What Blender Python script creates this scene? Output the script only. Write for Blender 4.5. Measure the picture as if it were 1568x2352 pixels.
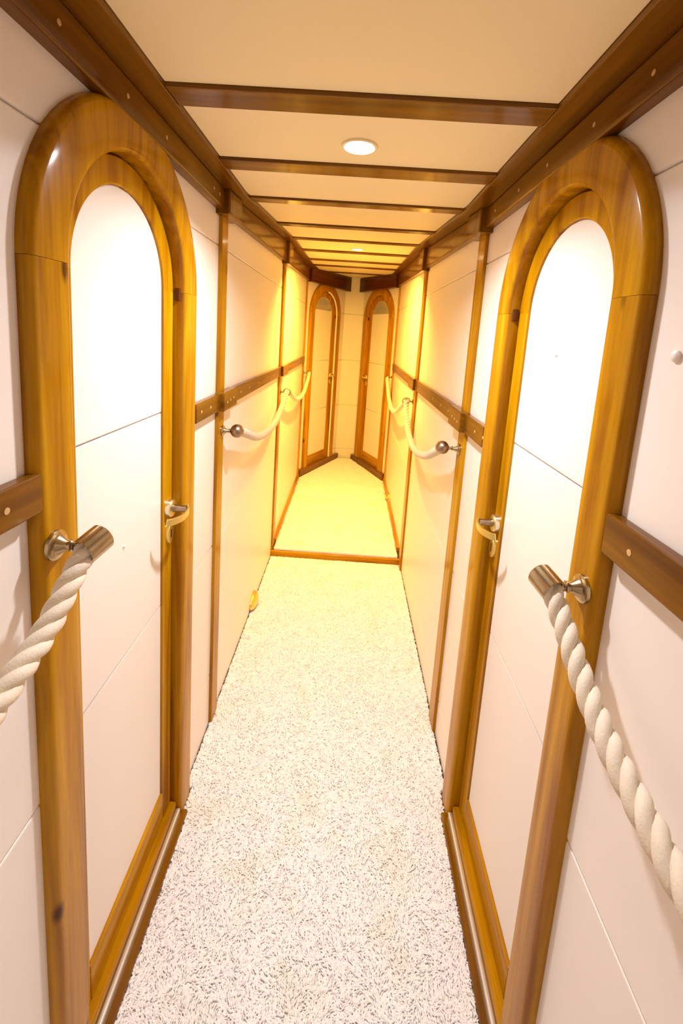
import bpy, bmesh, math, random
from mathutils import Vector, Matrix
random.seed(7)
PI = math.pi
for o in list(bpy.data.objects):
    bpy.data.objects.remove(o, do_unlink=True)
scene = bpy.context.scene
COL = scene.collection

# ------------------------------------------------------------------ camera
CAM_H = 1.53
PX_W, PX_H, PX_F = 1568.0, 2352.0, 1000.0
VPX, VPY, VVX, VVY = 808.0, 770.0, 353.0, 7535.0      # corridor and vertical vanishing points of the photo
def camera_matrix():
    u0 = PX_W / 2
    b = -(VPY + VVY)
    c = VPY * VVY + (VPX - u0) * (VVX - u0) + PX_F ** 2
    v0 = (-b - math.sqrt(b * b - 4 * c)) / 2
    y = Vector((VPX - u0, -(VPY - v0), -PX_F)).normalized()
    d = Vector((VVX - u0, -(VVY - v0), -PX_F)).normalized()
    z = -d
    z = (z - y * z.dot(y)).normalized()
    x = y.cross(z)
    return Matrix((x, y, z)), v0
ROT, V0 = camera_matrix()
cam_data = bpy.data.cameras.new('camera')
cam = bpy.data.objects.new('camera', cam_data)
COL.objects.link(cam)
cam.matrix_world = Matrix.Translation((0, 0, CAM_H)) @ ROT.to_4x4()
cam_data.sensor_fit = 'VERTICAL'
cam_data.sensor_height = 36.0
cam_data.lens = PX_F / PX_H * 36.0
cam_data.shift_y = -(PX_H / 2 - V0) / PX_H
cam_data.clip_start = 0.02
scene.camera = cam

# ------------------------------------------------------------------ world, exposure
world = bpy.data.worlds.new('world')
scene.world = world
world.use_nodes = True
world.node_tree.nodes['Background'].inputs[0].default_value = (0.9, 0.8, 0.7, 1)
world.node_tree.nodes['Background'].inputs[1].default_value = 0.02
vs = scene.view_settings
vs.view_transform = 'Standard'
vs.look = 'None'
vs.exposure = 0.24
vs.gamma = 1.0
vs.use_curve_mapping = False

# lamps of the corridor: (y, watts, colour, tilt, beam angle)
LAMPS = [(-0.72, 3.6, (1.0, 0.84, 0.76), 0, 150),
         (1.105, 11.5, (0.94, 0.94, 1.0), 0, 145),
         (2.98, 52.0, (1.0, 0.60, 0.09), 13, 145)]

# ------------------------------------------------------------------ geometry of the corridor
XL, XR = -0.459, 0.434
YB = -1.5                      # back end of the passage, behind the camera
CL, CR = 4.25, 4.30            # where the side walls turn
EL, ER, EY = -0.10, 0.108, 4.99
STEP_Y = 2.80
def zc(y):                     # ceiling height (the deck rises towards the bow)
    z = 1.968
    if y > 1.5: z += 0.088 * (min(y, 2.77) - 1.5)
    if y > 2.77: z += 0.036 * (y - 2.77)
    return z
def zf(y):                     # lower edge of the fascia boards
    z = 1.901
    if y > 1.5: z += 0.042 * (y - 1.5)
    return z

# ------------------------------------------------------------------ materials
MATS = {}
def nt(name):
    m = bpy.data.materials.new(name)
    m.use_nodes = True
    t = m.node_tree
    return m, t, t.nodes['Principled BSDF']
def N(t, kind, **kw):
    n = t.nodes.new(kind)
    for k, v in kw.items():
        setattr(n, k, v)
    return n
def ramp(t, stops):
    r = N(t, 'ShaderNodeValToRGB')
    e = r.color_ramp.elements
    while len(e) < len(stops): e.new(0.5)
    for i, (p, c) in enumerate(stops):
        e[i].position = p
        e[i].color = (*c, 1)
    return r
def wood(name, light, mid, dark, axis='Z', coat=1.0, rough=0.32, knots=True):
    m, t, b = nt(name)
    L = t.links
    tc = N(t, 'ShaderNodeTexCoord')
    info = N(t, 'ShaderNodeObjectInfo')
    add = N(t, 'ShaderNodeVectorMath', operation='MULTIPLY_ADD')
    comb = N(t, 'ShaderNodeCombineXYZ')
    for i in range(3): L.new(info.outputs['Random'], comb.inputs[i])
    L.new(comb.outputs[0], add.inputs[0])
    add.inputs[1].default_value = (13, 7, 19)
    L.new(tc.outputs['Object'], add.inputs[2])
    mp = N(t, 'ShaderNodeMapping')
    s = {'X': (1.6, 26, 26), 'Y': (26, 1.6, 26), 'Z': (26, 26, 1.6)}[axis]
    mp.inputs['Scale'].default_value = s
    L.new(add.outputs[0], mp.inputs[0])
    n1 = N(t, 'ShaderNodeTexNoise'); n1.inputs['Scale'].default_value = 1.0
    n1.inputs['Detail'].default_value = 5; n1.inputs['Distortion'].default_value = 0.7
    L.new(mp.outputs[0], n1.inputs['Vector'])
    mp2 = N(t, 'ShaderNodeMapping'); mp2.inputs['Scale'].default_value = tuple(3.5 * k for k in s)
    L.new(add.outputs[0], mp2.inputs[0])
    n2 = N(t, 'ShaderNodeTexNoise'); n2.inputs['Scale'].default_value = 2.0
    n2.inputs['Detail'].default_value = 4
    L.new(mp2.outputs[0], n2.inputs['Vector'])
    r1 = ramp(t, [(0.28, dark), (0.5, mid), (0.72, light)])
    L.new(n1.outputs[0], r1.inputs[0])
    r2 = ramp(t, [(0.25, (0.72, 0.68, 0.6)), (0.6, (1, 1, 1))])
    L.new(n2.outputs[0], r2.inputs[0])
    mx = N(t, 'ShaderNodeMix', data_type='RGBA', blend_type='MULTIPLY')
    mx.inputs[0].default_value = 0.55
    L.new(r1.outputs[0], mx.inputs[6]); L.new(r2.outputs[0], mx.inputs[7])
    out = mx.outputs[2]
    if knots:
        mp3 = N(t, 'ShaderNodeMapping')
        ks = {'X': (3.2, 7, 7), 'Y': (7, 3.2, 7), 'Z': (7, 7, 3.2)}[axis]
        mp3.inputs['Scale'].default_value = ks
        L.new(add.outputs[0], mp3.inputs[0])
        v = N(t, 'ShaderNodeTexVoronoi'); v.inputs['Scale'].default_value = 1.0
        L.new(mp3.outputs[0], v.inputs['Vector'])
        rk = ramp(t, [(0.035, (1, 1, 1)), (0.085, (0, 0, 0))])
        L.new(v.outputs['Distance'], rk.inputs[0])
        mk = N(t, 'ShaderNodeMix', data_type='RGBA', blend_type='MIX')
        L.new(rk.outputs[0], mk.inputs[0]); L.new(out, mk.inputs[6])
        mk.inputs[7].default_value = (dark[0] * 0.35, dark[1] * 0.3, dark[2] * 0.3, 1)
        out = mk.outputs[2]
    L.new(out, b.inputs['Base Color'])
    b.inputs['Roughness'].default_value = rough
    b.inputs['Coat Weight'].default_value = coat
    b.inputs['Specular IOR Level'].default_value = 0.06
    b.inputs['Coat Roughness'].default_value = 0.13
    bp = N(t, 'ShaderNodeBump'); bp.inputs['Strength'].default_value = 0.05
    bp.inputs['Distance'].default_value = 0.002
    L.new(n2.outputs[0], bp.inputs['Height'])
    L.new(bp.outputs[0], b.inputs['Normal'])
    MATS[name] = m
    return m
for ax in 'XYZ':
    wood('pine_' + ax, (0.60, 0.30, 0.003), (0.46, 0.205, 0.0015), (0.28, 0.095, 0.001), ax, coat=0.28)
    wood('teak_' + ax, (0.25, 0.10, 0.003), (0.18, 0.066, 0.002), (0.10, 0.03, 0.001), ax, coat=0.5, knots=False)
    wood('mahogany_' + ax, (0.15, 0.045, 0.008), (0.11, 0.03, 0.006), (0.06, 0.016, 0.004), ax, coat=0.4, knots=False)

def plain(name, col, rough=0.5, metal=0.0, coat=0.0, spec=0.5, var=0.0, vscale=6.0, bump=0.0, bscale=400.0):
    m, t, b = nt(name)
    L = t.links
    tc = N(t, 'ShaderNodeTexCoord')
    n = N(t, 'ShaderNodeTexNoise'); n.inputs['Scale'].default_value = vscale
    n.inputs['Detail'].default_value = 3
    L.new(tc.outputs['Object'], n.inputs['Vector'])
    r = ramp(t, [(0.3, tuple(c * (1 - var) for c in col)), (0.7, tuple(min(1, c * (1 + var)) for c in col))])
    L.new(n.outputs[0], r.inputs[0])
    L.new(r.outputs[0], b.inputs['Base Color'])
    b.inputs['Roughness'].default_value = rough
    b.inputs['Metallic'].default_value = metal
    b.inputs['Coat Weight'].default_value = coat
    b.inputs['Coat Roughness'].default_value = 0.08
    b.inputs['Specular IOR Level'].default_value = spec
    if bump > 0:
        n2 = N(t, 'ShaderNodeTexNoise'); n2.inputs['Scale'].default_value = bscale
        L.new(tc.outputs['Object'], n2.inputs['Vector'])
        bp = N(t, 'ShaderNodeBump'); bp.inputs['Strength'].default_value = bump
        bp.inputs['Distance'].default_value = 0.001
        L.new(n2.outputs[0], bp.inputs['Height']); L.new(bp.outputs[0], b.inputs['Normal'])
    MATS[name] = m
    return m
plain('white_panel', (0.88, 0.805, 0.735), rough=0.38, var=0.012, vscale=2.0, bump=0.04, bscale=250)
plain('ceiling_white', (0.90, 0.76, 0.45), rough=0.5, var=0.012, vscale=2.0, bump=0.04, bscale=250)
plain('dark_void', (0.05, 0.035, 0.025), rough=0.8)
plain('brass', (0.46, 0.37, 0.22), rough=0.24, metal=1.0, var=0.08, vscale=60)
plain('gilt', (0.82, 0.68, 0.22), rough=0.36, metal=1.0, var=0.04, vscale=60)
plain('pale_brass', (0.80, 0.74, 0.55), rough=0.3, metal=1.0)
plain('bronze', (0.36, 0.27, 0.18), rough=0.34, metal=1.0, var=0.15, vscale=80)
plain('chrome', (0.72, 0.70, 0.66), rough=0.16, metal=1.0)
plain('pale_metal', (0.62, 0.56, 0.48), rough=0.35, metal=0.6, var=0.05, vscale=30)
plain('strip_white', (0.95, 0.93, 0.88), rough=0.3)
plain('plug', (0.62, 0.38, 0.15), rough=0.3, coat=0.6)
plain('black', (0.01, 0.009, 0.008), rough=0.5)
plain('rope', (0.78, 0.67, 0.52), rough=0.75, var=0.06, vscale=40, bump=0.5, bscale=350)
plain('cream_plastic', (0.82, 0.70, 0.42), rough=0.3)
plain('carpet_back', (0.88, 0.84, 0.79), rough=0.95)

def carpet_material():
    m, t, b = nt('wool')
    L = t.links
    g = N(t, 'ShaderNodeNewGeometry')
    n = N(t, 'ShaderNodeTexNoise'); n.inputs['Scale'].default_value = 7.0
    n.inputs['Detail'].default_value = 4
    L.new(g.outputs['Position'], n.inputs['Vector'])
    r = ramp(t, [(0.30, (0.90, 0.86, 0.80)), (0.48, (0.96, 0.93, 0.92)), (0.56, (0.96, 0.91, 0.92)), (0.72, (0.92, 0.89, 0.85))])
    L.new(n.outputs[0], r.inputs[0])
    n2 = N(t, 'ShaderNodeTexNoise'); n2.inputs['Scale'].default_value = 95.0
    n2.inputs['Detail'].default_value = 3
    L.new(g.outputs['Position'], n2.inputs['Vector'])
    r2 = ramp(t, [(0.30, (0.62, 0.57, 0.50)), (0.42, (1, 1, 1))])
    L.new(n2.outputs[0], r2.inputs[0])
    mx = N(t, 'ShaderNodeMix', data_type='RGBA', blend_type='MULTIPLY'); mx.inputs[0].default_value = 0.45
    L.new(r.outputs[0], mx.inputs[6]); L.new(r2.outputs[0], mx.inputs[7])
    L.new(mx.outputs[2], b.inputs['Base Color'])
    b.inputs['Roughness'].default_value = 0.9
    b.inputs['Sheen Weight'].default_value = 0.15
    MATS['wool'] = m
carpet_material()

# ------------------------------------------------------------------ helpers
def tag(o, label=None, cat=None, group=None, kind=None):
    if label: o['label'] = label
    if cat: o['category'] = cat
    if group: o['group'] = group
    if kind: o['kind'] = kind
    return o
def empty(name, mw=None, parent=None):
    o = bpy.data.objects.new(name, None)
    o.empty_display_size = 0.05
    COL.objects.link(o)
    if parent: o.parent = parent
    elif mw is not None: o.matrix_world = mw
    return o
def build(name, bm, mat, parent=None, mw=None, smooth=True, angle=38, mats=None):
    bmesh.ops.recalc_face_normals(bm, faces=bm.faces)
    me = bpy.data.meshes.new(name)
    bm.to_mesh(me); bm.free()
    for mm in ([mat] if mats is None else mats):
        me.materials.append(MATS[mm])
    if smooth:
        me.shade_smooth()
        me.set_sharp_from_angle(angle=math.radians(angle))
    o = bpy.data.objects.new(name, me)
    if smooth and angle < 60:
        wn = o.modifiers.new('normals', 'WEIGHTED_NORMAL'); wn.keep_sharp = True; wn.weight = 80
    COL.objects.link(o)
    if parent: o.parent = parent
    elif mw is not None: o.matrix_world = mw
    return o
def bevel(bm, w, seg=2, only=None):
    ed = [e for e in bm.edges if (only is None or only(e))]
    if w > 0 and ed:
        bmesh.ops.bevel(bm, geom=ed, offset=w, segments=seg, affect='EDGES', profile=0.5, clamp_overlap=True)
def box(x0, x1, y0, y1, z0, z1, bv=0.0, seg=2, bm=None):
    new = bmesh.new()
    vs_ = [new.verts.new((x, y, z)) for z in (z0, z1) for y in (y0, y1) for x in (x0, x1)]
    for f in ((0, 2, 3, 1), (4, 5, 7, 6), (0, 1, 5, 4), (2, 6, 7, 3), (0, 4, 6, 2), (1, 3, 7, 5)):
        new.faces.new([vs_[i] for i in f])
    bmesh.ops.recalc_face_normals(new, faces=new.faces)
    if bv: bevel(new, bv, seg)
    if bm is None: return new
    me = bpy.data.meshes.new('tmp'); new.to_mesh(me); new.free()
    bm.from_mesh(me); bpy.data.meshes.remove(me)
    return bm
def ub(u0, u1, d0, d1, z0, z1, bv=0.0, seg=2, bm=None):
    """box in wall coordinates: u along, d out of the wall, z up"""
    return box(min(u0, u1), max(u0, u1), min(-d0, -d1), max(-d0, -d1), z0, z1, bv, seg, bm)
def prism(poly, d0, d1, bv=0.0, seg=2):
    """polygon (u,z) extruded from depth d0 (back) to d1 (front); front rim bevelled"""
    bm = bmesh.new()
    fr = [bm.verts.new((u, -d1, z)) for u, z in poly]
    bk = [bm.verts.new((u, -d0, z)) for u, z in poly]
    f = bm.faces.new(fr)
    bm.faces.new(list(reversed(bk)))
    n = len(poly)
    for i in range(n):
        bm.faces.new((fr[i], bk[i], bk[(i + 1) % n], fr[(i + 1) % n]))
    bmesh.ops.recalc_face_normals(bm, faces=bm.faces)
    if bv:
        bevel(bm, bv, seg, only=lambda e: all(abs(v.co.y + d1) < 1e-6 for v in e.verts))
    return bm
def sweep(path, profile, closed_profile=True, caps=True):
    """path: list of (pos, N, B) frames; profile: list of (a,b) -> pos + N*a + B*b"""
    bm = bmesh.new()
    rings = []
    for p, n, b in path:
        rings.append([bm.verts.new(p + n * a + b * c) for a, c in profile])
    k = len(profile)
    for i in range(len(rings) - 1):
        for j in range(k if closed_profile else k - 1):
            j2 = (j + 1) % k
            bm.faces.new((rings[i][j], rings[i][j2], rings[i + 1][j2], rings[i + 1][j]))
    if caps and closed_profile:
        bm.faces.new(list(reversed(rings[0])))
        bm.faces.new(rings[-1])
    return bm
def lathe(prof, axis_o, axis_d, seg=24, bm=None):
    """prof: list of (t, r) along axis"""
    if bm is None: bm = bmesh.new()
    d = Vector(axis_d).normalized(); o = Vector(axis_o)
    a = d.orthogonal().normalized(); b = d.cross(a)
    rings = []
    for t, r in prof:
        if r < 1e-6:
            rings.append([bm.verts.new(o + d * t)])
        else:
            rings.append([bm.verts.new(o + d * t + a * (r * math.cos(2 * PI * i / seg)) + b * (r * math.sin(2 * PI * i / seg))) for i in range(seg)])
    for r0, r1 in zip(rings, rings[1:]):
        for i in range(seg):
            i2 = (i + 1) % seg
            if len(r0) == 1 and len(r1) == 1: continue
            if len(r0) == 1: bm.faces.new((r0[0], r1[i2], r1[i]))
            elif len(r1) == 1: bm.faces.new((r0[i], r0[i2], r1[0]))
            else: bm.faces.new((r0[i], r0[i2], r1[i2], r1[i]))
    for rg, rev in ((rings[0], True), (rings[-1], False)):
        if len(rg) > 1:
            bm.faces.new(list(reversed(rg)) if rev else rg)
    return bm
def frames(pts, up=Vector((0, 0, 1))):
    out = []
    n = None
    for i, p in enumerate(pts):
        t = (pts[min(i + 1, len(pts) - 1)] - pts[max(i - 1, 0)]).normalized()
        if n is None:
            n = up - t * up.dot(t)
            if n.length < 1e-4: n = t.orthogonal()
        n = (n - t * n.dot(t)).normalized()
        out.append((p.copy(), t, n.copy(), t.cross(n)))
    return out
def tube(pts, radius, seg=10, bm=None, scale_b=1.0):
    if bm is None: bm = bmesh.new()
    rings = []
    for i, (p, t, n, b) in enumerate(frames(pts)):
        r = radius(i / (len(pts) - 1)) if callable(radius) else radius
        rings.append([bm.verts.new(p + n * (r * math.cos(2 * PI * j / seg)) + b * (r * scale_b * math.sin(2 * PI * j / seg))) for j in range(seg)])
    for r0, r1 in zip(rings, rings[1:]):
        for j in range(seg):
            j2 = (j + 1) % seg
            bm.faces.new((r0[j], r0[j2], r1[j2], r1[j]))
    bm.faces.new(list(reversed(rings[0]))); bm.faces.new(rings[-1])
    return bm
def spline(ctrl, step=0.004):
    """Catmull-Rom through control points, resampled evenly"""
    P = [Vector(c) for c in ctrl]
    P = [P[0] * 2 - P[1]] + P + [P[-1] * 2 - P[-2]]
    dense = []
    for i in range(1, len(P) - 2):
        p0, p1, p2, p3 = P[i - 1:i + 3]
        for k in range(40):
            t = k / 40
            dense.append(0.5 * ((2 * p1) + (p2 - p0) * t + (2 * p0 - 5 * p1 + 4 * p2 - p3) * t * t + (3 * p1 - p0 - 3 * p2 + p3) * t ** 3))
    dense.append(P[-2])
    out = [dense[0]]; acc = 0
    for a, b in zip(dense, dense[1:]):
        L_ = (b - a).length
        while acc + L_ >= step and L_ > 0:
            f = (step - acc) / L_
            a = a + (b - a) * f
            out.append(a.copy()); L_ = (b - a).length; acc = 0
        acc += L_
    return out
def wall_frame(x, y, rot):
    return Matrix.Translation((x, y, 0)) @ Matrix.Rotation(rot, 4, 'Z')
WL = wall_frame(XL, 0, PI / 2)           # u = +y
WR = wall_frame(XR, 0, -PI / 2)          # u = -y
angL = math.atan2(EY - CL, EL - XL)
WAL = wall_frame(XL, CL, angL)           # u from the corner to the end wall
LEN_L = math.hypot(EY - CL, EL - XL)
angR = math.atan2(CR - EY, XR - ER)
WAR = wall_frame(ER, EY, angR)           # u from the end wall to the corner
LEN_R = math.hypot(EY - CR, XR - ER)
WE = wall_frame(EL, EY, 0.0)             # end wall, u = +x

# ------------------------------------------------------------------ floor, shell
fl = build('floor', box(-0.9, 0.9, YB - 0.1, 5.4, -0.10, -0.016), 'dark_void', smooth=False)
tag(fl, 'dark subfloor under the cream carpet', 'floor', kind='structure')
bm = box(-0.75, 0.75, STEP_Y + 0.012, 5.3, -0.016, 0.036)
for v in bm.verts:
    if v.co.z > 0: v.co.z += 0.022 * (v.co.y - STEP_Y)
o = build('floor_raised', bm, 'dark_void', smooth=False)
tag(o, 'raised far floor behind the low wooden step', 'floor', kind='structure')
wb = build('wall_back', box(-0.9, 0.9, YB - 0.12, YB, -0.05, 2.4), 'white_panel', smooth=False)
tag(wb, 'plain white rear cross wall closing the passage', 'wall', kind='structure')

# ------------------------------------------------------------------ panelled walls
def edge_u(door, side, z, Ro):
    uc, spring = door['uc'], door['spring']
    h_ = max(0.0, z - spring)
    w = math.sqrt(max(0.0, Ro * Ro - h_ * h_)) if h_ < Ro else 0.0
    return uc + side * w
def wall_panels(parent, u0, u1, grooves, zbot, ztop, left_door=None, right_door=None):
    """white boards, stacked between grooves; a door cuts an arch out of the right or left end"""
    tiers = [zbot] + [g for g in grooves if zbot + 0.02 < g < ztop - 0.02] + [ztop]
    for a, b in zip(tiers, tiers[1:]):
        a += 0.0005; b -= 0.0005
        poly = []
        if right_door:
            zs = [a + (b - a) * i / 16 for i in range(17)]
            poly = [(u0, b), (u0, a)] + [(edge_u(right_door, -1, z, right_door['cut']), z) for z in zs]
        elif left_door:
            zs = [b - (b - a) * i / 16 for i in range(17)]
            poly = [(u1, a), (u1, b)] + [(edge_u(left_door, 1, z, left_door['cut']), z) for z in zs]
        else:
            poly = [(u0, a), (u1, a), (u1, b), (u0, b)]
        build('panel', prism(poly, -0.022, 0.0, 0.0048, 2), 'white_panel', parent, angle=50)
def shell(name, mw, u0, u1, z0, z1, label):
    o = build(name, ub(u0, u1, -0.17, -0.09, z0, z1), 'dark_void', mw=mw, smooth=False)
    tag(o, label, 'wall', kind='structure')
    return o
DOOR_L = dict(uc=0.9185, spring=1.610, cut=0.300, zb=0.0)
DOOR_R = dict(uc=-0.971, spring=1.615, cut=0.300, zb=0.0)
DOOR_AL = dict(uc=0.385, spring=1.722, cut=0.300, zb=0.10)
DOOR_AR = dict(uc=0.375, spring=1.722, cut=0.300, zb=0.10)
GL = [0.205, 0.735, 1.265, 1.796]
GR = [0.135, 0.682, 1.237, 1.795]
GE = [0.205, 0.728, 1.245, 1.763]
wl = shell('wall_left', WL, YB, CL + 0.05, -0.05, 2.4, 'white panelled wall on the side of the ajar angled door')
wall_panels(wl, YB, 0, GL, -0.015, 2.05, right_door=DOOR_L)
wall_panels(wl, 0, 1.525, GL, -0.015, 2.05, left_door=DOOR_L)
wall_panels(wl, 1.525, 2.84, GL, -0.015, 2.12)
wall_panels(wl, 2.84, CL, GL, -0.015, 2.18)
wr = shell('wall_right', WR, -CR - 0.05, -YB, -0.05, 2.4, 'white panelled wall with the round white screw cap')
wall_panels(wr, 0, -YB, GR, -0.015, 2.05, left_door=DOOR_R)
wall_panels(wr, -1.56, 0, GR, -0.015, 2.05, right_door=DOOR_R)
wall_panels(wr, -2.76, -1.56, GR, -0.015, 2.12)
wall_panels(wr, -CR, -2.76, GR, -0.015, 2.18)
wa = shell('wall_angled_left', WAL, -0.03, LEN_L + 0.03, -0.05, 2.4, 'white angled wall holding the slightly ajar arched door')
wall_panels(wa, 0, 0, GE, 0.02, 2.25, right_door=DOOR_AL)
wall_panels(wa, 0, LEN_L, GE, 0.02, 2.25, left_door=DOOR_AL)
wa2 = shell('wall_angled_right', WAR, -0.03, LEN_R + 0.03, -0.05, 2.4, 'white angled wall holding the shut arched door')
wall_panels(wa2, 0, 0, GE, 0.02, 2.25, right_door=DOOR_AR)
wall_panels(wa2, 0, LEN_R, GE, 0.02, 2.25, left_door=DOOR_AR)
we = shell('wall_end', WE, -0.05, ER - EL + 0.05, -0.05, 2.4, 'narrow white end wall between the two angled doors')
wall_panels(we, -0.004, ER - EL + 0.004, GE, 0.02, 2.3)
def cap(parent, u, z, r, d=0.0):
    build('screw_cap', lathe([(0, r), (0.003, r * 0.96), (0.0055, r * 0.6), (0.006, 0)], (u, -d, z), (0, -1, 0), 20), 'white_panel', parent)
cap(wr, -0.593, 1.53, 0.0085)
cap(wl, 1.40, 1.56, 0.0025)
cap(wr, -1.385, 1.53, 0.0025)

# ------------------------------------------------------------------ ceiling
ce_bm = bmesh.new()
ys = [YB - 0.05, 1.5, 2.77, 5.2]
top = [[ce_bm.verts.new((x, y, zc(y) + dz)) for x in (-0.8, 0.8) for dz in (0.03, 0.12)] for y in ys]
for a, b in zip(top, top[1:]):
    for i, j in ((0, 2), (3, 1), (1, 0), (2, 3)):
        ce_bm.faces.new((a[i], a[j], b[j], b[i]))
ce_bm.faces.new([top[0][i] for i in (0, 1, 3, 2)]); ce_bm.faces.new([top[-1][i] for i in (0, 2, 3, 1)])
ceil = build('ceiling', ce_bm, 'dark_void', smooth=False)
tag(ceil, 'low cream ceiling of broad panels between varnished wooden battens', 'ceiling', kind='structure')
BXL, BXR = -0.379, 0.350        # inner edges of the border boards
def slab(x0f, x1f, y0, y1, dz0, dz1, bv, seg=2):
    """slab that follows the ceiling slope"""
    yy = [y0] + [k for k in (1.5, 2.77) if y0 + 0.01 < k < y1 - 0.01] + [y1]
    bm = bmesh.new()
    rings = []
    for y in yy:
        z = zc(y)
        rings.append([bm.verts.new(c) for c in ((x0f(y), y, z + dz0), (x1f(y), y, z + dz0), (x1f(y), y, z + dz1), (x0f(y), y, z + dz1))])
    for a, b in zip(rings, rings[1:]):
        for j in range(4):
            bm.faces.new((a[j], a[(j + 1) % 4], b[(j + 1) % 4], b[j]))
    bm.faces.new(rings[0]); bm.faces.new(list(reversed(rings[-1])))
    bmesh.ops.recalc_face_normals(bm, faces=bm.faces)
    if bv:
        def low(e):
            return all(v.co.z < zc(v.co.y) + (dz0 + dz1) / 2 for v in e.verts) and len(e.link_faces) == 2 and \
                e.link_faces[0].normal.angle(e.link_faces[1].normal) > 0.5
        bevel(bm, bv, seg, low)
    return bm
def halfL(y): return XL if y < CL else XL + (y - CL) / (EY - CL) * (EL - XL)
def halfR(y): return XR if y < CR else XR + (y - CR) / (EY - CR) * (ER - XR)
BAT = [-1.30, -0.95, -0.45, -0.10, 0.25, 0.56, 0.915, 1.255, 1.595, 2.13, 2.65, 3.13, 3.60, 3.98, 4.50]
BW = 0.036
for y in BAT:
    build('batten', slab(lambda q: max(BXL, halfL(q)), lambda q: min(BXR, halfR(q)), y - BW, y + BW, -0.004, 0.03, 0.004), 'teak_X', ceil)
edges = [YB] + BAT + [4.97]
for a, b in zip(edges, edges[1:]):
    y0 = a + (BW if a in BAT else 0); y1 = b - (BW if b in BAT else 0)
    if y1 - y0 < 0.03: continue
    build('ceiling_panel', slab(lambda q: max(BXL, halfL(q)), lambda q: min(BXR, halfR(q)), y0, y1, 0.0035, 0.03, 0.004), 'ceiling_white', ceil)
for x0, x1, ye in ((XL - 0.02, BXL, CL + 0.15), (BXR, XR + 0.02, CR + 0.12)):
    build('border_board', slab(lambda q: x0, lambda q: x1, YB, ye, -0.005, 0.03, 0.003), 'teak_Y', ceil)

# ------------------------------------------------------------------ fascia boards, posts, rails
TRIM = [0]
def trim(bm, mat, label, mw=None, cat='trim'):
    TRIM[0] += 1
    o = build('trim_%d' % TRIM[0], bm, mat, mw=mw)
    tag(o, label, cat, kind='structure')
    return o
def fascia_bm(y0, y1, sgn, proud, drop=0.0, bv=0.006):
    yy = [y0] + [k for k in (1.5, 2.77) if y0 + 0.01 < k < y1 - 0.01] + [y1]
    xw = XL if sgn > 0 else XR
    bm = bmesh.new(); rings = []
    for y in yy:
        zb_, zt = zf(y) - drop, zc(y) - 0.0045
        rings.append([bm.verts.new(c) for c in ((xw, y, zb_), (xw + sgn * proud, y, zb_), (xw + sgn * proud, y, zt), (xw, y, zt))])
    for a, b in zip(rings, rings[1:]):
        for j in range(4):
            bm.faces.new((a[j], a[(j + 1) % 4], b[(j + 1) % 4], b[j]))
    bm.faces.new(rings[0]); bm.faces.new(list(reversed(rings[-1])))
    bmesh.ops.recalc_face_normals(bm, faces=bm.faces)
    bevel(bm, bv, 3, lambda e: len(e.link_faces) == 2 and e.link_faces[0].normal.angle(e.link_faces[1].normal) > 0.5
          and sum(abs(v.co.x - (xw + sgn * proud)) < 1e-5 for v in e.verts) == 2)
    return bm
def plug_disc(parent, pos, dirn, r=0.0055):
    build('plug', lathe([(-0.001, r), (0.0012, r * 0.97), (0.0016, 0)], pos, dirn, 14), 'plug', parent)
SIDE = {1: dict(nm='ajar-door side', x=XL, post=[(1.487, 1.556), (2.80, 2.88)], corner=CL, rail=(1.243, 1.302), door=(0.603, 1.240)),
        -1: dict(nm='screw-cap side', x=XR, post=[(1.522, 1.602), (2.715, 2.80)], corner=CR, rail=(1.219, 1.284), door=(0.653, 1.291))}
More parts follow.
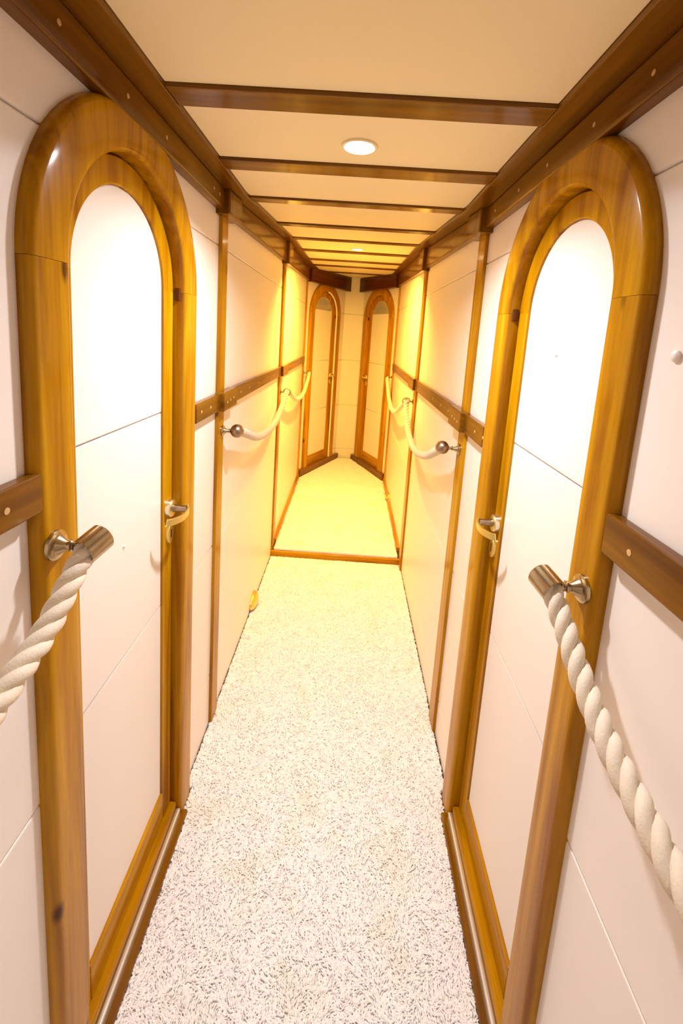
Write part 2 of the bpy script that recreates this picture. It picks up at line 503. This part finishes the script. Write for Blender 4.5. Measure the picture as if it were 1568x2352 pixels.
for sg in (1, -1):
    S = SIDE[sg]
    x = S['x']; side = S['nm']
    f = trim(fascia_bm(YB, S['corner'] - 0.02, sg, 0.026), 'teak_Y', 'long brown varnished fascia board under the ceiling on the %s' % side)
    for y in ((0.663, 0.851, 1.018, 1.349, 1.404) if sg > 0 else (0.70, 0.856, 1.045, 1.213, 1.401)):
        plug_disc(f, (x + sg * 0.0255, y, zf(y) + 0.03), (sg, 0, 0), 0.0045)
    for i, (a, b) in enumerate(S['post']):
        where = 'beside the near door' if i == 0 else 'at the carpeted step'
        trim(box(min(x - sg * 0.01, x + sg * 0.012), max(x - sg * 0.01, x + sg * 0.012), a, b, -0.012, zf(b) - 0.012, 0.003), 'pine_Z',
             'slim amber wooden post %s on the %s' % (where, side))
        trim(fascia_bm(a - 0.035 if i == 0 else a - 0.03, b + 0.05, sg, 0.046, 0.014, 0.007), 'teak_Z',
             'dark wooden block on the fascia above the post %s, %s' % (where, side))
    # corner post
    trim(box(min(x, x + sg * 0.014), max(x, x + sg * 0.014), S['corner'] - 0.05, S['corner'] + 0.0, 0.03, zf(S['corner']), 0.003), 'pine_Z',
         'slim amber corner post next to the angled door on the %s' % side)
    # rails
    z0, z1 = S['rail']
    def rail(y0, y1, label, plugs, proud=0.022, mat='teak_Y', bv=0.004):
        r = trim(box(min(x, x + sg * proud), max(x, x + sg * proud), y0, y1, z0, z1, bv, 3), mat, label)
        for y, z in plugs:
            plug_disc(r, (x + sg * (proud - 0.0005), y, z), (sg, 0, 0), 0.005)
        return r
    zm = (z0 + z1) / 2
    bo = [(S['post'][0][0] - 0.012, S['post'][0][1] + 0.085), (S['post'][1][0] - 0.02, S['post'][1][1] + 0.12)]
    rail(YB, S['door'][0] - 0.001, 'brown wooden rail with a pale plug running from rear wall to near door, %s' % side, [(0.534 if sg > 0 else 0.587, zm), (0.1, zm)], mat='teak_Y')
    rail(S['door'][1] + 0.001, bo[0][0] + 0.01, 'short brown wooden rail between near door and first post, %s' % side, [(1.285, zm), (1.37, zm)])
    rail(bo[0][1] - 0.01, bo[1][0] + 0.01, 'brown wooden rail between the two posts on the %s' % side, [(1.76, zm), (1.91, zm), (2.1, zm), (2.5, zm)])
    rail(bo[1][1] - 0.01, S['corner'] - 0.05, 'brown wooden rail from step to corner post on the %s' % side, [(3.2, zm)])
    for i, (a, b) in enumerate(bo):
        r = trim(box(min(x, x + sg * 0.037), max(x, x + sg * 0.037), a, b, z0 - 0.004, z1 + 0.004, 0.005, 3), 'teak_Y',
                 'thick brown wooden block joining the rails at the %s post, %s' % ('first' if i == 0 else 'step', side))
        for k in range(3 if i == 0 else 1):
            plug_disc(r, (x + sg * 0.0365, a + 0.035 + 0.04 * k, zm - 0.004 + 0.003 * k), (sg, 0, 0), 0.0045)
    # low base strip on the raised floor
    bmx = box(min(x, x + sg * 0.022), max(x, x + sg * 0.022), STEP_Y + 0.08, S['corner'] - 0.0, 0.03, 0.078, 0.003)
    for v in bmx.verts: v.co.z += 0.022 * (v.co.y - STEP_Y)
    bb = build('baseboard_left' if sg > 0 else 'baseboard_right', bmx, 'pine_Y')
    tag(bb, 'low wooden base strip along the raised carpet, %s' % side, 'baseboard', kind='structure')
# header boards and base boards of the angled walls
for mw, ln, nm, (ha, hb) in ((WAL, LEN_L, 'ajar', (0.0, 0.02)), (WAR, LEN_R, 'shut', (-0.02, 0.0))):
    trim(ub(ha, ln + hb, 0.0, 0.055, 2.008, zc(4.5) + 0.02, 0.006, 3), 'mahogany_X', 'dark heavy header board over the %s angled door' % nm, mw)
    b_ = build('baseboard_%s_door' % nm, ub(0, ln, 0.0, 0.036, 0.03, 0.152, 0.006, 3), 'teak_X', mw=mw)
    tag(b_, 'brown skirting board under the %s angled door' % nm, 'baseboard', kind='structure')
# nosing of the step
trim(box(XL - 0.005, XR + 0.005, STEP_Y - 0.012, STEP_Y + 0.014, -0.016, 0.036, 0.006, 3), 'pine_X', 'thin amber wooden nosing of the carpeted step')

# ------------------------------------------------------------------ arched doors
def arc_path(uc, spring, a0, a1, n=18):
    out = []
    for i in range(n + 1):
        a = a0 + (a1 - a0) * i / n
        n_ = Vector((math.cos(a), 0, math.sin(a)))
        out.append((Vector((uc, 0, spring)), n_, Vector((0, -1, 0))))
    return out
def str_path(uc, side, z0, z1):
    n_ = Vector((side, 0, 0))
    return [(Vector((uc, 0, z)), n_, Vector((0, -1, 0))) for z in (z0, z1)]
RO, RI, RP = 0.322, 0.236, 0.180
LEAF = -0.012
def casing_profile():
    p = [(RO, -0.02), (RO, 0.004)]
    for i in range(1, 7):
        a = PI / 2 * i / 6
        p.append((RO - 0.014 * (1 - math.cos(a)), 0.004 + 0.018 * math.sin(a)))
    p.append((RO - 0.03, 0.0235)); p.append((RI + 0.024, 0.0235))
    for i in range(0, 6):
        a = PI / 2 * i / 5
        p.append((RI + 0.012 * (1 - math.sin(a)), 0.022 - 0.010 * (1 - math.cos(a))))
    p += [(RI, -0.045), (RO, -0.045)]
    return p
def leaf_profile():
    return [(RI - 0.0035, -0.045), (RI - 0.0035, LEAF - 0.003), (RI - 0.006, LEAF), (RP + 0.007, LEAF), (RP + 0.001, LEAF - 0.003), (RP, LEAF - 0.009), (RP, -0.045)]
def make_door(n, mw, D, grooves, hs, label, ajar=False):
    """hs: direction (+1/-1) in u of the handle side"""
    uc, sp, zb = D['uc'], D['spring'], D['zb']
    root = empty('door_%d' % n, mw)
    tag(root, label, 'door', kind='structure')
    prof = casing_profile()
    for s in (-1, 1):
        build('casing_stile', sweep(str_path(uc, s, zb - 0.01, sp - 0.0006), prof), 'pine_Z', root)
    build('casing_arch', sweep(arc_path(uc, sp, 0.0, PI / 2 - 0.06, 20), prof), 'pine_Z', root)
    build('casing_arch', sweep(arc_path(uc, sp, PI / 2 - 0.058, PI, 20), prof), 'pine_Z', root)
    # leaf: stiles, arch and bottom rail in wood, white boards inside
    zl, zp = zb + (0.055 if zb == 0 else 0.04), zb + 0.145
    leaf = empty('door_leaf', parent=root)
    lp = leaf_profile()
    for s in (-1, 1):
        build('leaf_stile', sweep(str_path(uc, s, zl, sp), lp), 'pine_Z', leaf)
    build('leaf_arch', sweep(arc_path(uc, sp, 0.0, PI / 2, 18), lp), 'pine_Z', leaf)
    build('leaf_arch', sweep(arc_path(uc, sp, PI / 2, PI, 18), lp), 'pine_Z', leaf)
    build('bottom_rail', ub(uc - RP - 0.002, uc + RP + 0.002, -0.045, LEAF, zl, zp, 0.004), 'pine_X', leaf)
    tiers = [zp - 0.002] + [g for g in grooves if zp + 0.03 < g < sp + RP - 0.02] + [sp + RP]
    for a, b in zip(tiers, tiers[1:]):
        a += 0.0006
        if b < sp: b -= 0.0006
        def w(z):
            h_ = max(0, z - sp)
            return math.sqrt(max(0, (RP + 0.001) ** 2 - h_ * h_))
        zs = [a + (b - a) * i / 28 for i in range(29)]
        if b > sp:
            zs = sorted(set([z for z in zs if z <= sp] + [a] + [sp + RP * math.sin(PI / 2 * i / 24) for i in range(25) if a < sp + RP * math.sin(PI / 2 * i / 24)]))
            right = [(uc + w(z), z) for z in zs]; left = [(uc - w(z), z) for z in reversed(zs)]
            poly = right + [q for q in left if w(q[1]) > 1e-4 or q[1] < sp]
        else:
            poly = [(uc - RP, a), (uc + RP, a), (uc + RP, b), (uc - RP, b)]
        clean = []
        for q in poly:
            if not clean or (Vector(q) - Vector(clean[-1])).length > 1e-4: clean.append(q)
        build('panel', prism(clean, -0.042, LEAF - 0.007, 0.0046, 2), 'white_panel', leaf, angle=50)
    # lock furniture
    uh, zh = uc + hs * (RP + 0.030), zb + (1.03 if zb == 0 else 0.985)
    hd = empty('door_handle', parent=root)
    L0 = LEAF
    o = build('rose', lathe([(0, 0.0245), (0.0115, 0.025), (0.0135, 0.0235), (0.0137, 0.022)], (uh, -L0, zh), (0, -1, 0), 32), 'pale_brass', hd)
    build('rose_face', lathe([(0.0130, 0.0222), (0.0142, 0.0218), (0.0145, 0)], (uh, -L0, zh), (0, -1, 0), 32), 'gilt', hd)
    o = build('stem', lathe([(0.014, 0.0115), (0.022, 0.009), (0.044, 0.0085), (0.052, 0.0105), (0.056, 0)], (uh, -L0, zh), (0, -1, 0), 18), 'bronze', hd)
    o['label'] = 'dark bronze stem'
    pts = spline([(uh + hs * 0.006, -L0 - 0.050, zh + 0.004), (uh - hs * 0.012, -L0 - 0.058, zh - 0.001), (uh - hs * 0.045, -L0 - 0.056, zh - 0.005),
                  (uh - hs * 0.078, -L0 - 0.042, zh - 0.004), (uh - hs * 0.090, -L0 - 0.030, zh - 0.002)], 0.004)
    lv = sweep([(p, nn, b) for p, t, nn, b in frames(pts)], [(0.009, -0.003), (0.010, 0), (0.009, 0.003), (-0.009, 0.003), (-0.010, 0), (-0.009, -0.003)])
    build('lever', lv, 'gilt', hd)
    esc = bmesh.new()
    for k in range(1):
        rim = []
        for i in range(28):
            a = 2 * PI * i / 28
            rim.append((uh + 0.0185 * math.cos(a), zh - 0.073 + 0.030 * math.sin(a) * (1.0 if math.sin(a) < 0 else 0.86)))
    build('keyhole_plate', prism(rim, L0 - 0.001, L0 + 0.008, 0.002, 2), 'gilt', hd)
    kh = build('keyhole', ub(uh - 0.0026, uh + 0.0026, L0 + 0.006, L0 + 0.0086, zh - 0.086, zh - 0.062), 'black', hd)
    kh['label'] = 'dark keyhole slot'
    # strike plate in the casing
    build('catch', ub(uc + hs * (RI - 0.006), uc + hs * (RI + 0.001), -0.008, 0.006, sp - 0.02, sp + 0.012, 0.0015), 'mahogany_Z', root)
    # threshold
    if zb == 0:
        th = build('threshold', ub(uc - RI + 0.001, uc + RI - 0.001, -0.05, 0.008, -0.012, 0.053, 0.006, 3), 'pine_X', root)
        o = build('metal_strip', ub(uc - RI + 0.002, uc + RI - 0.002, 0.008, 0.021, -0.010, 0.030, 0.004, 3), 'pale_metal', th)
        o['label'] = 'pale metal strip'
        build('floor_strip', ub(uc - RI - 0.012, uc + RI + 0.012, 0.020, 0.039, -0.012, 0.008, 0.003), 'teak_X', th)
    if ajar:  # plain white tubes along the handle edge, half the arch and the foot
        r = RI - 0.004
        pts = [Vector((uc + hs * r, -0.012, zl))] + [Vector((uc + hs * r, -0.012, zl + (sp - zl) * i / 12)) for i in range(1, 13)] + \
              [Vector((uc + hs * r * math.cos(a), -0.012, sp + r * math.sin(a))) for a in [PI / 2 * k / 16 for k in range(1, 16)]]
        o = build('white_strip', tube(pts, 0.0075, 8), 'strip_white', root)
        o['label'] = 'bright white strip along the door edge'
        build('white_strip', tube([Vector((uc - 0.05 * hs, -0.012, zl + 0.005)), Vector((uc + hs * r, -0.012, zl + 0.005))], 0.005, 8), 'strip_white', root)
    return root
d1 = make_door(1, WL, DOOR_L, [0.757, 1.300], 1, 'arched amber wood door facing the one beside the round screw cap')
d2 = make_door(2, WR, DOOR_R, [0.712, 1.272], -1, 'arched amber wood door next to the round white screw cap')
d3 = make_door(3, WAL, DOOR_AL, GE, 1, 'arched wooden door edged by a bright white strip in an angled wall', ajar=True)
d4 = make_door(4, WAR, DOOR_AR, GE, -1, 'arched wooden door without white strip in an angled wall')
cap(d1.children[4], 0.904, 1.03, 0.003, LEAF - 0.0085)
cap(d2.children[4], -0.975, 1.515, 0.003, LEAF - 0.0085)

# ------------------------------------------------------------------ ceiling downlights
def emission(name, col, strength):
    m = bpy.data.materials.new(name); m.use_nodes = True
    t = m.node_tree; b = t.nodes['Principled BSDF']
    b.inputs['Base Color'].default_value = (*col, 1)
    b.inputs['Emission Color'].default_value = (*col, 1)
    b.inputs['Emission Strength'].default_value = strength
    MATS[name] = m
for i, (y, watts, col, tilt, beam) in enumerate(LAMPS):
    z = zc(y) + 0.0035
    x = -0.012 if i == 1 else -0.003
    sl = math.atan(0.036) if y > 2.77 else 0.0
    mw = Matrix.Translation((x, y, z)) @ Matrix.Rotation(sl, 4, 'X')
    root = empty('recessed_downlight', mw)
    tag(root, ['round white ceiling downlight close to the rear cross wall', 'round cool white ceiling downlight in the panel before the near doors',
               'round warm yellow ceiling downlight past the carpeted step'][i], 'light', 'ceiling downlights')
    build('trim_ring', lathe([(0.006, 0.031), (-0.002, 0.033), (-0.005, 0.037), (-0.004, 0.042), (0.0005, 0.0435), (0.006, 0.0435)], (0, 0, 0), (0, 0, 1), 32), 'ceiling_white', root)
    emission('lens_%d' % i, tuple(c ** 0.25 for c in col), 40.0)
    build('lens', lathe([(-0.0035, 0), (-0.0035, 0.018), (-0.002, 0.031), (0.004, 0.0315)], (0, 0, 0), (0, 0, 1), 28), 'lens_%d' % i, root)
    ld = bpy.data.lights.new('downlight_bulb', 'AREA')
    ld.shape = 'DISK'; ld.size = 0.06; ld.energy = watts; ld.color = col; ld.spread = math.radians(beam)
    lo = bpy.data.objects.new('downlight_bulb', ld); COL.objects.link(lo)
    lo.parent = root; lo.location = (0, 0, -0.0045); lo.rotation_euler.x = math.radians(tilt)

# ------------------------------------------------------------------ ropes and brackets
ROPE_R = 0.0195
def rope(pts, label, group=None):
    P = spline(pts, 0.005)
    root = empty('rope', Matrix.Translation(P[0]))
    tag(root, label, 'rope', group)
    fr = frames(P, Vector((0, 0, 1)))
    pitch = 0.088; rs, rt = 0.0084, 0.0096
    o0 = P[0]
    for k in range(3):
        cs = []
        for i, (p, t, n, b) in enumerate(fr):
            th = 2 * PI * (k / 3 + i * 0.005 / pitch)
            cs.append(p - o0 + n * (rs * math.cos(th)) + b * (rs * math.sin(th)))
        build('strand', tube(cs, rt, 9), 'rope', root, angle=80)
    return root
def bracket_cup(base, out, cup, rope_dir, label, ball=False, scale=1.0):
    """wall rosette, turned stem and a cup that takes the rope end"""
    base = Vector(base); out = Vector(out).normalized(); cup = Vector(cup)
    root = empty('rope_bracket', Matrix.Translation(base))
    tag(root, label, 'bracket', 'rope brackets')
    s = scale
    build('rosette', lathe([(-0.001, 0.0235 * s), (0.004, 0.0235 * s), (0.0065, 0.021 * s), (0.0075, 0.015 * s), (0.016, 0.0095 * s), (0.020, 0.0075 * s), (0.020, 0)], (0, 0, 0), out, 32), 'brass', root)
    ln = (cup - base).length; dr = (cup - base).normalized()
    build('stem', lathe([(0.014, 0.0075 * s), (0.022, 0.007 * s), (0.024, 0.0095 * s), (0.027, 0.0095 * s), (0.029, 0.0068 * s), (ln, 0.0072 * s)], (0, 0, 0), dr, 20), 'brass', root)
    c = cup - base; d = Vector(rope_dir).normalized()
    if ball:
        r = 0.025
        build('ball', lathe([(-r, 0)] + [(-r * math.cos(PI * i / 14), r * math.sin(PI * i / 14)) for i in range(1, 14)] + [(r, 0)], c, d, 28), 'bronze', root)
    else:
        build('cup', lathe([(-0.026, 0), (-0.0255, 0.019), (-0.023, 0.0215), (0.014, 0.0215), (0.016, 0.0205), (0.014, 0.0195), (-0.01, 0.0185), (-0.012, 0)], c, d, 32), 'brass', root)
    return root
def bracket_ring(base, out, ring_c, ring_dir, label):
    base = Vector(base); out = Vector(out).normalized(); rc = Vector(ring_c)
    root = empty('rope_bracket', Matrix.Translation(base))
    tag(root, label, 'bracket', 'rope brackets')
    build('rosette', lathe([(-0.001, 0.018), (0.004, 0.018), (0.007, 0.010), (0.010, 0)], (0, 0, 0), out, 24), 'brass', root)
    dr = (rc - base); ln = dr.length - 0.0225
    build('stem', lathe([(0.003, 0.006), (ln, 0.005)], (0, 0, 0), dr.normalized(), 14), 'bronze', root)
    c = rc - base
    d = Vector(ring_dir).normalized(); a = d.orthogonal().normalized(); b = d.cross(a)
    bm = bmesh.new(); rings = []
    for i in range(28):
        t = 2 * PI * i / 28
        rad = a * math.cos(t) + b * math.sin(t)
        rings.append([bm.verts.new(c + rad * (0.0235 + 0.0032 * math.cos(2 * PI * j / 8)) + d * (0.0032 * math.sin(2 * PI * j / 8))) for j in range(8)])
    for i in range(28):
        for j in range(8):
            bm.faces.new((rings[i][j], rings[i][(j + 1) % 8], rings[(i + 1) % 28][(j + 1) % 8], rings[(i + 1) % 28][j]))
    build('ring', bm, 'bronze', root)
    return root
# near ropes
bracket_cup((XL + 0.0235, 0.622, 1.181), (1, 0, 0), (-0.380, 0.622, 1.183), (-0.30, -0.85, -0.30), 'brass rope bracket on the near arched door casing, ajar-door side')
rope([(-0.378, 0.627, 1.185), (-0.383, 0.611, 1.178), (-0.386, 0.588, 1.155), (-0.388, 0.53, 1.108), (-0.388, 0.473, 1.086), (-0.388, 0.40, 1.064), (-0.388, 0.2, 1.03),
      (-0.388, 0.0, 1.025), (-0.388, -0.2, 1.05), (-0.385, -0.42, 1.12), (-0.385, -0.47, 1.16)],
     'thick cream twisted rope hanging from the near door casing, ajar-door side', 'near ropes')
bracket_cup((XL + 0.001, -0.49, 1.181), (1, 0, 0), (-0.385, -0.49, 1.183), (0, 0.72, -0.62), 'brass rope bracket on plain wall panel, ajar-door side')
bracket_cup((XR - 0.0235, 0.680, 1.139), (-1, 0, 0), (0.356, 0.684, 1.139), (0.30, -0.85, -0.30), 'brass rope bracket on the near arched door casing, screw-cap side')
rope([(0.354, 0.690, 1.141), (0.358, 0.673, 1.134), (0.363, 0.640, 1.105), (0.366, 0.566, 1.056), (0.366, 0.504, 1.031), (0.366, 0.44, 1.018), (0.366, 0.365, 1.008), (0.366, 0.2, 1.0),
      (0.366, 0.0, 1.0), (0.366, -0.2, 1.03), (0.362, -0.42, 1.10), (0.362, -0.47, 1.14)],
     'thick cream twisted rope hanging from the near door casing, screw-cap side', 'near ropes')
bracket_cup((XR - 0.001, -0.49, 1.16), (-1, 0, 0), (0.362, -0.49, 1.162), (0, 0.72, -0.62), 'brass rope bracket on plain wall panel, screw-cap side')
# middle and far ropes
bracket_cup((XL + 0.0125, 1.535, 1.158), (1, 0, 0), (-0.396, 1.55, 1.157), (0.0, 0.9, -0.35), 'ball-ended rope bracket on the first post, ajar-door side', ball=True, scale=0.85)
rope([(-0.396, 1.555, 1.155), (-0.395, 1.66, 1.126), (-0.395, 1.90, 1.052), (-0.396, 2.16, 1.018), (-0.398, 2.42, 1.020), (-0.402, 2.66, 1.070), (-0.402, 2.80, 1.126), (-0.402, 2.845, 1.136),
      (-0.402, 2.90, 1.126), (-0.40, 3.05, 1.085), (-0.398, 3.34, 1.010), (-0.395, 3.74, 0.990), (-0.392, 4.02, 1.045), (-0.388, 4.17, 1.12), (-0.388, 4.21, 1.145)],
     'cream twisted rope slung from first post through step ring, ajar-door side', 'far ropes')
bracket_ring((XL + 0.012, 2.84, 1.130), (1, 0, 0), (-0.402, 2.845, 1.132), (0, 1, 0.3), 'ring-ended rope bracket on the step post, ajar-door side')
bracket_ring((XL + 0.014, 4.215, 1.14), (1, 0, 0), (-0.388, 4.215, 1.142), (0, 1, 0.4), 'ring-ended rope bracket on the corner post, ajar-door side')
bracket_cup((XR - 0.0125, 1.565, 1.142), (-1, 0, 0), (0.362, 1.58, 1.141), (0.0, 0.9, -0.35), 'ball-ended rope bracket on the first post, screw-cap side', ball=True, scale=0.85)
rope([(0.362, 1.585, 1.139), (0.363, 1.69, 1.096), (0.365, 1.92, 1.014), (0.368, 2.24, 0.958), (0.372, 2.54, 0.985), (0.376, 2.74, 1.085), (0.378, 2.79, 1.136),
      (0.378, 2.84, 1.12), (0.376, 2.97, 1.074), (0.374, 3.38, 0.955), (0.372, 3.74, 0.955), (0.370, 4.00, 1.035), (0.368, 4.16, 1.12), (0.368, 4.20, 1.15)],
     'cream twisted rope slung from first post through step ring, screw-cap side', 'far ropes')
bracket_ring((XR - 0.012, 2.785, 1.132), (-1, 0, 0), (0.378, 2.79, 1.134), (0, 1, 0.5), 'ring-ended rope bracket on the step post, screw-cap side')
bracket_ring((XR - 0.014, 4.265, 1.15), (-1, 0, 0), (0.368, 4.21, 1.147), (0, 1, 0.4), 'ring-ended rope bracket on the corner post, screw-cap side')

# ------------------------------------------------------------------ low courtesy light covers
def courtesy(mw, u, z, sx, label):
    root = empty('courtesy_light', mw @ Matrix.Translation((u, 0, z)))
    tag(root, label, 'floor light', 'courtesy lights')
    bm = bmesh.new()
    rings = []
    na, nb = 12, 7
    for i in range(na + 1):
        a = PI * i / na                       # along the wall
        ring = []
        for j in range(nb + 1):
            b = PI / 2 * j / nb               # from the wall outwards and down
            r = math.sin(a)
            ring.append(bm.verts.new((-math.cos(a) * sx, -math.sin(b) * 0.034 * r ** 0.8, math.cos(b) * 0.055 * r ** 0.7)))
        rings.append(ring)
    for r0, r1 in zip(rings, rings[1:]):
        for j in range(nb):
            bm.faces.new((r0[j], r0[j + 1], r1[j + 1], r1[j]))
    bmesh.ops.remove_doubles(bm, verts=bm.verts, dist=1e-5)
    o = build('cover', bm, 'gilt', root, angle=70)
    so = o.modifiers.new('thick', 'SOLIDIFY'); so.thickness = 0.002
    o['label'] = 'pale brass half-dome cover'
    build('lamp_body', ub(-sx * 0.75, sx * 0.75, 0.0, 0.012, -0.004, 0.02, 0.003), 'black', root)
    return root
courtesy(WL, 2.24, 0.012, 0.075, 'small brass half-dome floor light at the foot of the wall before the step')
courtesy(WR, -3.80, 0.085, 0.05, 'small brass half-dome floor light at the foot of the wall on the raised floor')

# ------------------------------------------------------------------ carpets
def tuft_mesh():
    pts = [Vector((-0.0048, 0, -0.003)), Vector((-0.0038, 0.0004, 0.0022)), Vector((-0.0008, 0.0006, 0.0042)), Vector((0.0026, 0.0002, 0.0034)), Vector((0.0046, -0.0006, 0.0002))]
    bm = tube(pts, lambda t: 0.0011 + 0.0008 * math.sin(PI * t), 5)
    o = build('tuft_source', bm, 'wool', angle=80)
    COL.objects.unlink(o)
    return o
TUFT = tuft_mesh()
def pile_nodes(density):
    g = bpy.data.node_groups.new('pile', 'GeometryNodeTree')
    g.interface.new_socket('Geometry', in_out='INPUT', socket_type='NodeSocketGeometry')
    g.interface.new_socket('Geometry', in_out='OUTPUT', socket_type='NodeSocketGeometry')
    L = g.links
    gi = g.nodes.new('NodeGroupInput'); go = g.nodes.new('NodeGroupOutput')
    dp = g.nodes.new('GeometryNodeDistributePointsOnFaces')
    dp.inputs['Density'].default_value = density
    L.new(gi.outputs[0], dp.inputs['Mesh'])
    oi = g.nodes.new('GeometryNodeObjectInfo'); oi.inputs['Object'].default_value = TUFT
    io = g.nodes.new('GeometryNodeInstanceOnPoints')
    L.new(dp.outputs['Points'], io.inputs['Points'])
    L.new(oi.outputs['Geometry'], io.inputs['Instance'])
    pos = g.nodes.new('GeometryNodeInputPosition')
    nz = g.nodes.new('ShaderNodeTexNoise'); nz.inputs['Scale'].default_value = 9.0; nz.inputs['Detail'].default_value = 2
    L.new(pos.outputs[0], nz.inputs['Vector'])
    mul = g.nodes.new('ShaderNodeMath'); mul.operation = 'MULTIPLY'; mul.inputs[1].default_value = 14.0
    L.new(nz.outputs[0], mul.inputs[0])
    rv = g.nodes.new('FunctionNodeRandomValue'); rv.data_type = 'FLOAT'
    rv.inputs[2].default_value = -0.7; rv.inputs[3].default_value = 0.7
    add = g.nodes.new('ShaderNodeMath'); add.operation = 'ADD'
    L.new(mul.outputs[0], add.inputs[0]); L.new(rv.outputs[1], add.inputs[1])
    rt = g.nodes.new('FunctionNodeRandomValue'); rt.data_type = 'FLOAT'
    rt.inputs[2].default_value = -0.35; rt.inputs[3].default_value = 0.35; rt.inputs['Seed'].default_value = 3
    cx = g.nodes.new('ShaderNodeCombineXYZ')
    L.new(rt.outputs[1], cx.inputs[0]); L.new(rt.outputs[1], cx.inputs[1]); L.new(add.outputs[0], cx.inputs[2])
    L.new(cx.outputs[0], io.inputs['Rotation'])
    sc = g.nodes.new('FunctionNodeRandomValue'); sc.data_type = 'FLOAT'
    sc.inputs[2].default_value = 0.6; sc.inputs[3].default_value = 1.05; sc.inputs['Seed'].default_value = 5
    L.new(sc.outputs[1], io.inputs['Scale'])
    L.new(io.outputs[0], go.inputs[0])
    return g
PILE = pile_nodes(105000)
def carpet(outline, zfun, label, thick):
    back = bmesh.new()
    t_ = [back.verts.new((x, y, zfun(y))) for x, y in outline]
    b_ = [back.verts.new((x, y, zfun(y) - thick)) for x, y in outline]
    back.faces.new(t_); back.faces.new(list(reversed(b_)))
    for i in range(len(outline)):
        j = (i + 1) % len(outline)
        back.faces.new((t_[i], b_[i], b_[j], t_[j]))
    o = build('carpet', back, 'carpet_back', smooth=False)
    tag(o, label, 'carpet')
    pb = bmesh.new()
    pb.faces.new([pb.verts.new((x, y, zfun(y) + 0.001)) for x, y in outline])
    p = build('pile', pb, 'wool', o, smooth=False)
    tag(p, kind='stuff')
    md = p.modifiers.new('pile', 'NODES'); md.node_group = PILE
    return o
def foot(x, sx, uc):
    a, b, c, d = uc - RO - 0.004, uc - RI - 0.012, uc + RI + 0.012, uc + RO + 0.004
    return [(x + sx * 0.006, a), (x + sx * 0.0255, a), (x + sx * 0.0255, b), (x + sx * 0.0395, b), (x + sx * 0.0395, c), (x + sx * 0.0255, c), (x + sx * 0.0255, d), (x + sx * 0.006, d)]
outl = [(XL + 0.006, YB)] + foot(XL, 1, DOOR_L['uc']) + [(XL + 0.006, STEP_Y - 0.013), (XR - 0.006, STEP_Y - 0.013)] + list(reversed(foot(XR, -1, -DOOR_R['uc']))) + [(XR - 0.006, YB)]
carpet(list(reversed(outl)), lambda y: -0.006, 'long cream looped wool carpet before the wooden step', 0.0095)
outf = [(XL + 0.022, STEP_Y + 0.004), (XR - 0.022, STEP_Y + 0.004), (XR - 0.024, CR - 0.02), (ER - 0.028, EY - 0.03), (EL + 0.028, EY - 0.03), (XL + 0.026, CL - 0.02)]
carpet(outf, lambda y: 0.044 + 0.022 * (y - STEP_Y), 'short cream looped wool carpet on the raised floor past the step', 0.0078)
